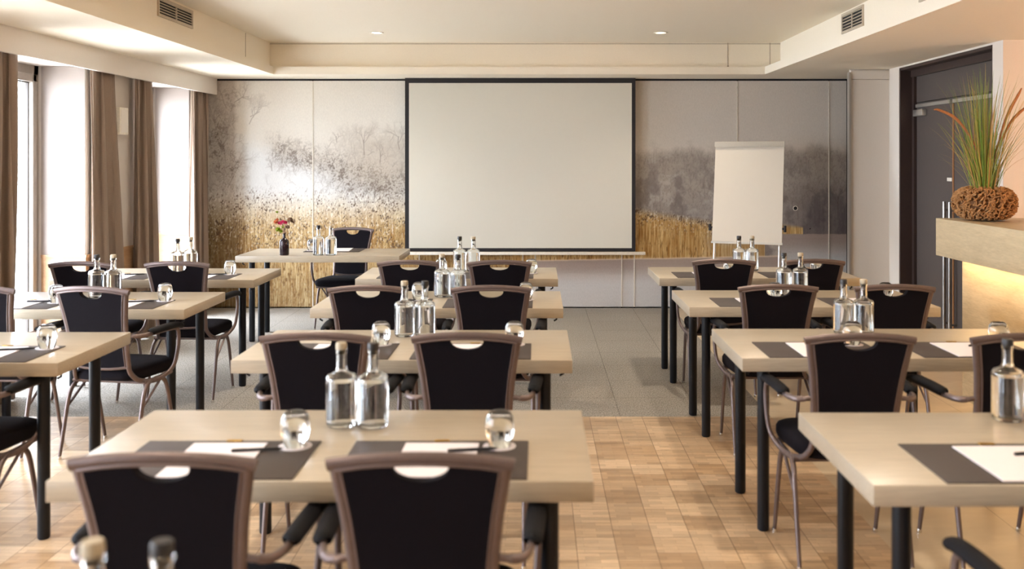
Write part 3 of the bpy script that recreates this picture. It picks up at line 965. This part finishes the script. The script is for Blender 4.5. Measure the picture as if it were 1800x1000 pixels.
chair(-2.30, 4.95, D(-9), 'black armchair, right of two at the middle window-side table, turned slightly')
chair(-2.91, 4.97, D(-3), 'black armchair cut by the left edge, left of two at the middle window-side table')
chair(-2.315, 6.17, D(-1), 'black armchair, right of two at the farthest window-side table')
chair(-2.93, 6.16, D(-3), 'black armchair, left of two at the farthest window-side table')
chair(1.25, 1.87, 0, 'black armchair at the nearest bar-side table, only its arm shows bottom right')
chair(1.217, 3.61, D(0), 'black armchair, left of two at the second bar-side table')
chair(1.841, 3.61, D(2), 'black armchair cut by the right edge, right of two at the second bar-side table')
chair(1.264, 5.03, D(0), 'black armchair, left of two at the third bar-side table')
chair(1.875, 5.03, D(-1), 'black armchair, right of two at the third bar-side table')
chair(1.229, 6.31, D(-2), 'black armchair, left of two at the farthest bar-side table')
chair(1.815, 6.31, D(0), 'black armchair, right of two at the farthest bar-side table')
chair(-1.775, 9.28, PI - D(8), 'black armchair facing the room behind the presenter desk', 'presenter chair')

# ------------------------------------------------------------------ table-top things
def make_bottle(cork):
    r = MB().lathe([(0, 0), (.040, 0), (.0445, .004), (.047, .012), (.047, .143), (.046, .151), (.041, .158), (.028, .1625), (.0195, .168), (.0165, .178), (.0155, .222), (.0175, .224), (.0175, .234), (.012, .234),
                    (.0115, .18), (.0145, .168), (.026, .1595), (.0385, .154), (.0428, .149), (.0438, .142), (.0438, .014), (.038, .009), (0, .009)], 32).build('water_bottle', M['glass'])
    w = MB().lathe([(0, .0085), (.0385, .0085), (.0441, .0135), (.0441, .138), (0, .138)], 32).build('water', M['water'], r)
    MB().lathe([(0, .222), (.0115, .222), (.0115, .2345), (.0165, .2345), (.0172, .238), (.0168, .252), (.015, .256), (0, .256)], 20).build('stopper', M['cork_' + cork], r)
    tag(r, 'bottle', 'bottle'); register(r)
    return r
BL, BD = make_bottle('light'), None
BD = make_bottle('dark')
def bp(px, ptop):                                  # where a bottle stands, from its stopper
    z = .57 * F / (ptop - VY)
    return ((px - VX) * z / F, z, TH)
for px, pt, kd, lab in [
    (163, 957, 'l', 'bottle with pale stopper at the bottom edge of the photo, left one'),
    (285, 957, 'd', 'bottle with black stopper at the bottom edge of the photo, right one'),
    (600, 605, 'l', 'clear water bottle with pale stopper on the nearest middle table'),
    (656, 606, 'd', 'clear water bottle with black stopper on the nearest middle table'),
    (711, 496, 'l', 'clear water bottle with pale stopper on the second middle table'),
    (747, 496, 'd', 'clear water bottle with black stopper on the second middle table'),
    (777, 448, 'l', 'clear water bottle with pale stopper on the third middle table'),
    (805, 449, 'd', 'clear water bottle with black stopper on the third middle table'),
    (808, 417, 'd', 'clear water bottle with black stopper on the farthest middle table, below the screen'),
    (832, 417, 'l', 'clear water bottle with pale stopper on the farthest middle table, below the screen'),
    (170, 449, 'd', 'clear water bottle with black stopper on the middle window-side table'),
    (199, 449, 'l', 'clear water bottle with pale stopper on the middle window-side table'),
    (312, 421, 'd', 'clear water bottle with black stopper on the farthest window-side table'),
    (335, 418, 'l', 'clear water bottle with pale stopper on the farthest window-side table'),
    (1771, 598, 'd', 'clear water bottle with black stopper on the nearest bar-side table'),
    (1829, 598, 'l', 'clear water bottle cut by the right edge on the nearest bar-side table'),
    (1483, 493, 'd', 'clear water bottle with black stopper on the second bar-side table'),
    (1518, 493, 'l', 'clear water bottle with pale stopper on the second bar-side table'),
    (1378, 446, 'd', 'clear water bottle with black stopper on the third bar-side table'),
    (1407, 446, 'l', 'clear water bottle with pale stopper on the third bar-side table'),
    (1299, 416, 'd', 'clear water bottle with black stopper on the farthest bar-side table, before the flipchart'),
    (1322, 416, 'l', 'clear water bottle with pale stopper on the farthest bar-side table, before the flipchart')]:
    place(BL if kd == 'l' else BD, bp(px, pt), random.random() * 6, lab, 'water bottles on the tables')
place(BD, (-1.884, 8.285, TH), 0, 'clear water bottle with black stopper on the presenter desk', 'water bottles on the tables')
place(BL, (-1.776, 8.285, TH), 0, 'clear water bottle with pale stopper on the presenter desk', 'water bottles on the tables')

r = MB().lathe([(.031, .0), (.036, .018), (.0405, .040), (.0415, .060), (.039, .080), (.032, .094), (.020, .101), (0, .103),
                (0, .094), (.018, .092), (.029, .086), (.0365, .077), (.0392, .060), (.0383, .041), (.034, .018), (.0292, .0)], 30, closed=False)
GLASS = r.build('drinking_glass', M['glass']); tag(GLASS, 'glass', 'glass'); register(GLASS)
COAST = MB().lathe([(0, 0), (.047, 0), (.047, .0016), (0, .0016)], 32).build('coaster', M['paper']); tag(COAST, 'coaster', 'coaster'); register(COAST)
MAT = empty('desk_mat')
MB().box(-.25, .25, 0, .335, 0, .004, .0015).build('pad', M['mat'], MAT)
MB().box(-.022, .022, .318, .333, .004, .009, .002).build('clip', M['brass'], MAT)
tag(MAT, 'mat', 'desk mat'); register(MAT)
PAPER = MB().box(-.105, .105, 0, .297, 0, .003).build('notepad', M['paper'], smooth=False); tag(PAPER, 'paper', 'notepad'); register(PAPER)
PEN = MB().tube([(-.07, 0, .0045), (.055, 0, .0045), (.07, 0, .0045)], [.0045, .0045, .0012], 12).build('pen', M['pen'])
MB().tube([(-.068, 0, .0092), (-.03, 0, .0092)], .0011, 6).build('pen_clip', M['chrome'], PEN); tag(PEN, 'pen', 'pen'); register(PEN)

SEATS = []
for i in range(4):
    yf = CT[i] + .008
    SEATS.append((-.862 - .014 * (i == 0), yf, 'at the left seat of the %s middle table' % NM4[i], [-.689, -.689, -.69, -.69][i], [2.74, 4.25, 5.61, 6.93][i]))
    SEATS.append((-.275, yf, 'at the right seat of the %s middle table' % NM4[i], [-.107, -.10, -.065, -.04][i], [2.74, 4.25, 5.61, 6.93][i]))
NL = ['nearest', 'middle', 'farthest']
for i, (xr, gx, gz) in enumerate([(-2.32, -2.125, 4.17), (-2.36, -2.155, 5.57), (-2.37, -2.19, 6.86)]):
    SEATS.append((xr, LT[i] + .008, 'at the right seat of the %s window-side table' % NL[i], gx, gz))
SEATS.append((-2.94, LT[1] + .008, 'at the left seat of the middle window-side table', -2.75, 5.5))
SEATS.append((-2.94, LT[2] + .008, 'at the left seat of the farthest window-side table', None, None))
for i, (mx_, gx, gz) in enumerate([(1.288, None, None), (1.213, 1.394, 4.25), (1.269, 1.385, 5.6), (1.227, 1.385, 6.93)]):
    SEATS.append((mx_, RT[i] + .008, 'at the left seat of the %s bar-side table' % NM4[i], gx, gz))
for i, (mx_, gx, gz) in [(1, (1.855, 2.04, 4.25)), (2, (1.906, 2.03, 5.6)), (3, (1.855, 2.01, 6.93))]:
    SEATS.append((mx_, RT[i] + .008, 'at the right seat of the %s bar-side table' % NM4[i], gx, gz))
for (mx_, my, ph_, gx, gz) in SEATS:
    place(MAT, (mx_, my, TH), 0, 'dark desk mat with brass clip ' + ph_, 'dark desk mats on the tables')
    pa = random.uniform(-.015, .015)
    place(PAPER, (mx_, my + .006, TH + .004), pa, 'white notepad on the dark mat ' + ph_, 'white notepads on the mats')
    side = 1 if mx_ < .9 else -1
    place(PEN, (mx_ + .095, my + .225, TH + .007), D(12) + random.uniform(-.1, .1), 'dark pen on the notepad ' + ph_, 'pens on the notepads')
    if gx is not None:
        zb = TH + (.004 if abs(gx - mx_) < .25 and gz < my + .335 else 0)
        place(COAST, (gx, gz, zb), 0, 'round white coaster under an upturned glass ' + ph_, 'white coasters under the glasses')
        place(GLASS, (gx, gz, zb + .0016), random.random() * 6, 'clear upturned tumbler on a white coaster ' + ph_, 'upturned tumblers on the tables')
place(MAT, (-1.83, 8.88, TH), PI, 'dark desk mat on the presenter desk', 'dark desk mats on the tables')
place(PAPER, (-1.80, 8.87, TH + .004), PI + .05, 'white notepad on the presenter desk', 'white notepads on the mats')
place(COAST, (-2.03, 8.66, TH + .004), 0, 'white coaster behind the bottles on the presenter desk', 'white coasters under the glasses')
place(GLASS, (-2.03, 8.66, TH + .0056), 0, 'clear upturned tumbler beside the bottles on the presenter desk', 'upturned tumblers on the tables')

# flower vase
v = empty('flower_vase', (-2.178, 8.285, TH))
MB().lathe([(0, 0), (.036, 0), (.040, .005), (.040, .118), (.036, .130), (.022, .140), (.0125, .150), (.011, .180), (.0135, .183), (.0135, .188), (.009, .188), (.009, .15), (.0, .145)], 28).build('bottle_vase', M['vase'], v)
rr = random.Random(5)
st_ = MB(); tips = []
for i in range(16):
    a = rr.uniform(0, 2 * PI); sp = rr.uniform(.02, .09); h = rr.uniform(.26, .36)
    tip = (math.cos(a) * sp, math.sin(a) * sp * .6, h)
    st_.tube([(rr.uniform(-.004, .004), rr.uniform(-.004, .004), .15), (tip[0] * .3, tip[1] * .3, .22), tip], [.0012, .001, .0007], 5, 3)
    tips.append(tip)
st_.build('stems', M['dry'], v)
def blossom(c, R, n_, rnd):
    m = MB()
    for k_ in range(n_):
        th = rnd.uniform(0, 2 * PI); ph_ = math.acos(rnd.uniform(-.4, 1))
        d = Vector((math.sin(ph_) * math.cos(th), math.sin(ph_) * math.sin(th), math.cos(ph_)))
        u = d.orthogonal().normalized(); w = d.cross(u)
        cc = Vector(c) + d * R * .6
        vs = [m.bm.verts.new(cc + u * (R * .42 * math.cos(2 * PI * q / 6)) + w * (R * .42 * math.sin(2 * PI * q / 6)) + d * (R * .12 * ((q % 2) - .5))) for q in range(6)]
        ce = m.bm.verts.new(cc - d * R * .25)
        for q in range(6):
            m.bm.faces.new((vs[q], vs[(q + 1) % 6], ce))
    return m
for c_, R_, mt in (((-.035, -.01, .275), .026, 'pink'), ((-.005, -.015, .285), .024, 'pink'), ((.012, 0, .280), .022, 'pink'), ((-.072, 0, .285), .026, 'orange'), ((-.060, .0, .305), .018, 'orange')):
    blossom(c_, R_, 40, rr).build('blossom', M[mt], v)
for c_, R_ in (((-.05, -.01, .22), .03), ((-.03, 0, .205), .022), ((-.062, 0, .37), .014), ((-.012, 0, .24), .016)):
    blossom(c_, R_, 26, rr).build('leaf_cluster', M['leafgreen'], v)
for c_, R_ in (((.05, 0, .30), .035), ((.03, 0, .24), .026), ((.075, 0, .28), .022)):
    blossom(c_, R_, 16, rr).build('dried_cluster', M['dry'], v)
tag(v, 'small dark bottle vase with pink and apricot flowers on the presenter desk', 'flower vase')

# ------------------------------------------------------------------ projection screen
SY = 10.1; KS = SY / F
sx = lambda p: (p - VX) * KS
sz = lambda p: CZ - (p - VY) * KS
ps = empty('projection_screen', (0, SY, 0))
a0, a1, b0, b1 = sx(712), sx(1117), sz(442), SOF
i0, i1, j0, j1 = sx(719), sx(1110.5), sz(436), sz(146)
bdr = MB().box(a0, i0, -.003, .003, b0, b1).box(i1, a1, -.003, .003, b0, b1).box(i0, i1, -.003, .003, j1, b1).box(i0, i1, -.003, .003, b0, j0)
bdr.build('black_border', M['black'], ps, smooth=False)
MB().box(i0, i1, -.0032, .003, j0, j1).build('screen_surface', M['screen'], ps, smooth=False)
MB().box(sx(697), sx(1134.5), -.016, .016, sz(448), sz(442.6), .004).build('bottom_bar', M['offwhite'], ps)
tag(ps, 'large white projection screen with black border hanging in front of the winter print', 'projection screen')

# ------------------------------------------------------------------ flipchart
fc = empty('flipchart', (1.955, 8.98, 0), D(-20))
til = math.tan(D(13.5))
fy = lambda z: (z - 0.79) * til
MB().prism([(-.322, .80), (.322, .80), (.322, 1.70), (-.322, 1.70)], lambda u, v_, d: Vector((u, fy(v_) + d, v_)), .018).build('whiteboard', M['board'], fc, smooth=False)
MB().prism([(-.328, 1.695), (.328, 1.695), (.328, 1.745), (-.328, 1.745)], lambda u, v_, d: Vector((u, fy(v_) - .022 + d, v_)), .045).build('paper_clamp', M['alu'], fc, smooth=False)
MB().prism([(-.328, .785), (.328, .785), (.328, .803), (-.328, .803)], lambda u, v_, d: Vector((u, fy(v_) - .012 + d, v_)), .035).build('pen_tray', M['alu'], fc, smooth=False)
for s in (-1, 1):
    l_ = MB().tube([(s * .30, fy(1.2) + .035, 1.2), (s * .30, fy(.0) + .035, .0)], .0125, 12).build('leg', M['alu'], fc)
    MB().tube([(s * .318, fy(.93) + .012, .93), (s * .350, fy(.93) + .012, .93)], .011, 10).tube([(s * .347, fy(.93) + .012, .90), (s * .347, fy(.93) + .012, .96)], .013, 10).build('clamp_knob', M['black'], fc)
MB().tube([(-.02, fy(1.3) + .035, 1.3), (-.245, .42, 0)], .0125, 12).build('leg', M['alu'], fc)
tag(fc, 'white flipchart board on thin metal legs, tilted back, right of the screen', 'flipchart')

# ------------------------------------------------------------------ bar counter with warm light
BY0, BY1 = 2.6, 6.45
bar = empty('bar_counter', (0, 0, 0))
MB().box(2.675, 3.35, BY0, BY1, 0.932, 1.18, .003).build('counter_slab', M['bar'], bar)
MB().box(2.80, 3.28, BY0 + .1, BY1 - .12, 0, .932).build('counter_body', M['bar'], bar, smooth=False)
MB().box(2.735, 2.750, BY0 + .05, BY1 - .15, .9305, .932).build('light_strip', M['led'], bar, smooth=False)
l = bpy.data.lights.new('bar_light', 'AREA'); l.shape = 'RECTANGLE'; l.size = .03; l.size_y = BY1 - BY0 - .25; l.energy = 3.0; l.color = (1.0, .66, .34)
o = bpy.data.objects.new('bar_light', l); COL.objects.link(o); o.parent = bar; o.location = (2.72, (BY0 + BY1) / 2, .928)
tag(bar, 'pale wood bar counter with a thick top and warm light glowing beneath it', 'bar counter')
# warm wall lamp behind the bar, out of the frame
wl = empty('wall_lamp', (XE, 4.4, 1.75))
MB().box(-.03, 0, -.05, .05, -.08, .08, .004).build('wall_plate', M['alu'], wl)
MB().lathe([(.04, -.11), (.085, -.10), (.085, .10), (.04, .11)], 24, (-.13, 0, 0)).build('lamp_shade', emit('warm_lamp_shade', (1, .6, .3, 1), 3), wl)
l = bpy.data.lights.new('wall_lamp_light', 'POINT'); l.energy = 22; l.color = (1, .66, .42); l.shadow_soft_size = .12
o = bpy.data.objects.new('wall_lamp_light', l); COL.objects.link(o); o.parent = wl; o.location = (-.3, 0, .0)
tag(wl, 'warm shaded wall lamp behind the bar counter', 'wall lamp')

# ------------------------------------------------------------------ grass in a twig bowl
pg = empty('potted_grass', (2.885, 6.20, 1.18))
RB, HB = .192, .225
MB().lathe([(0, .01), (RB * .55, .012), (RB * .82, .05), (RB * .90, .11), (RB * .80, .17), (RB * .55, .205), (0, .20)], 28).build('bowl_core', M['twig_core'], pg)
tw = MB(); rr = random.Random(21)
for i in range(950):
    th = rr.uniform(0, 2 * PI); v_ = rr.uniform(-.95, .92)
    ph_ = math.asin(v_)
    def pt(th_, ph2, k_):
        ch = math.copysign(abs(math.cos(ph2)) ** .62, 1); sh = math.copysign(abs(math.sin(ph2)) ** .85, math.sin(ph2))
        return Vector((RB * k_ * ch * math.cos(th_), RB * k_ * ch * math.sin(th_), HB / 2 * (1 + sh * min(1, k_)) ))
    d1, d2 = rr.uniform(-.22, .22), rr.uniform(-.3, .3)
    P = [pt(th, ph_, .84), pt(th + d1 * .6, ph_ + d2 * .5, .97), pt(th + d1, ph_ + d2, rr.uniform(.98, 1.04))]
    P = [Vector((p.x, p.y, max(.010, p.z))) for p in P]
    tw.tube(P, [.0062, .005, .0036], 6, 2)
    if rr.random() < .5:
        tw.tube([P[1], pt(th + d1 * .6 - d2 * .5, ph_ + d1 * .9, 1.03)], [.0055, .0035], 5)
tw.build('twig_bowl', M['twig'], pg)
bm = bmesh.new(); tl = bm.verts.layers.float.new('tint')
for i in range(300):
    a = rr.uniform(0, 2 * PI)
    r0 = rr.uniform(0, .075)
    tint = rr.random()
    spread = (rr.random() ** .9) * (.20 if tint < .5 else .25)
    H = rr.uniform(.42, .86) * (1 - .35 * spread) if rr.random() > .25 else rr.uniform(.25, .5)
    bend = rr.uniform(.3, 1.3)
    w = rr.uniform(.0022, .0042)
    dirv = Vector((math.cos(a), math.sin(a) * .8, 0))
    side = Vector((-math.sin(a + rr.uniform(-.8, .8)), math.cos(a), 0)).normalized()
    prev = None
    kink = rr.uniform(.6, .95) if rr.random() < .15 else None
    for q in range(9):
        t = q / 8
        out_ = spread * (t * .8 + .5 * bend * t ** 3)
        z = .17 + H * t - .10 * bend * spread * t ** 3 * 2
        if kink and t > kink:
            z -= (t - kink) * .5; out_ += (t - kink) * .3
        p = dirv * (r0 + out_) + Vector((0, 0, z))
        ww = w * (1 - t) ** .6 + .0004
        va, vb = bm.verts.new(p - side * ww), bm.verts.new(p + side * ww)
        vc = bm.verts.new(p + side.cross(Vector((0, 0, 1))) * ww * .5)
        for x_ in (va, vb, vc): x_[tl] = min(1, max(0, tint))
        if prev:
            for u0, u1, w0, w1 in ((prev[0], prev[1], va, vb), (prev[1], prev[2], vb, vc), (prev[2], prev[0], vc, va)):
                bm.faces.new((u0, u1, w1, w0))
        prev = (va, vb, vc)
m = MB(); m.bm.free(); m.bm = bm
go = m.build('grass_blades', M['grass'], pg, angle=180); go['kind'] = 'stuff'
for P in ([(0, 0, .2), (-.05, -.03, .42), (-.12, -.03, .56), (-.20, -.02, .66), (-.30, -.02, .71), (-.335, -.02, .712)],
          [(0.02, 0, .2), (.05, -.03, .40), (.10, -.04, .60), (.15, -.04, .72), (.20, -.04, .81), (.22, -.04, .85)],
          [(0.03, 0, .2), (.09, .02, .42), (.16, .02, .60), (.22, .02, .68), (.28, .02, .73), (.335, .02, .755)]):
    pl = MB().tube(P, [.0025, .0025, .007, .010, .008, .003], 10, 6).build('foxtail_plume', M['plume'], pg)
tag(pg, 'tall green and golden grass with russet plumes in a round twig bowl on the bar', 'potted grass')
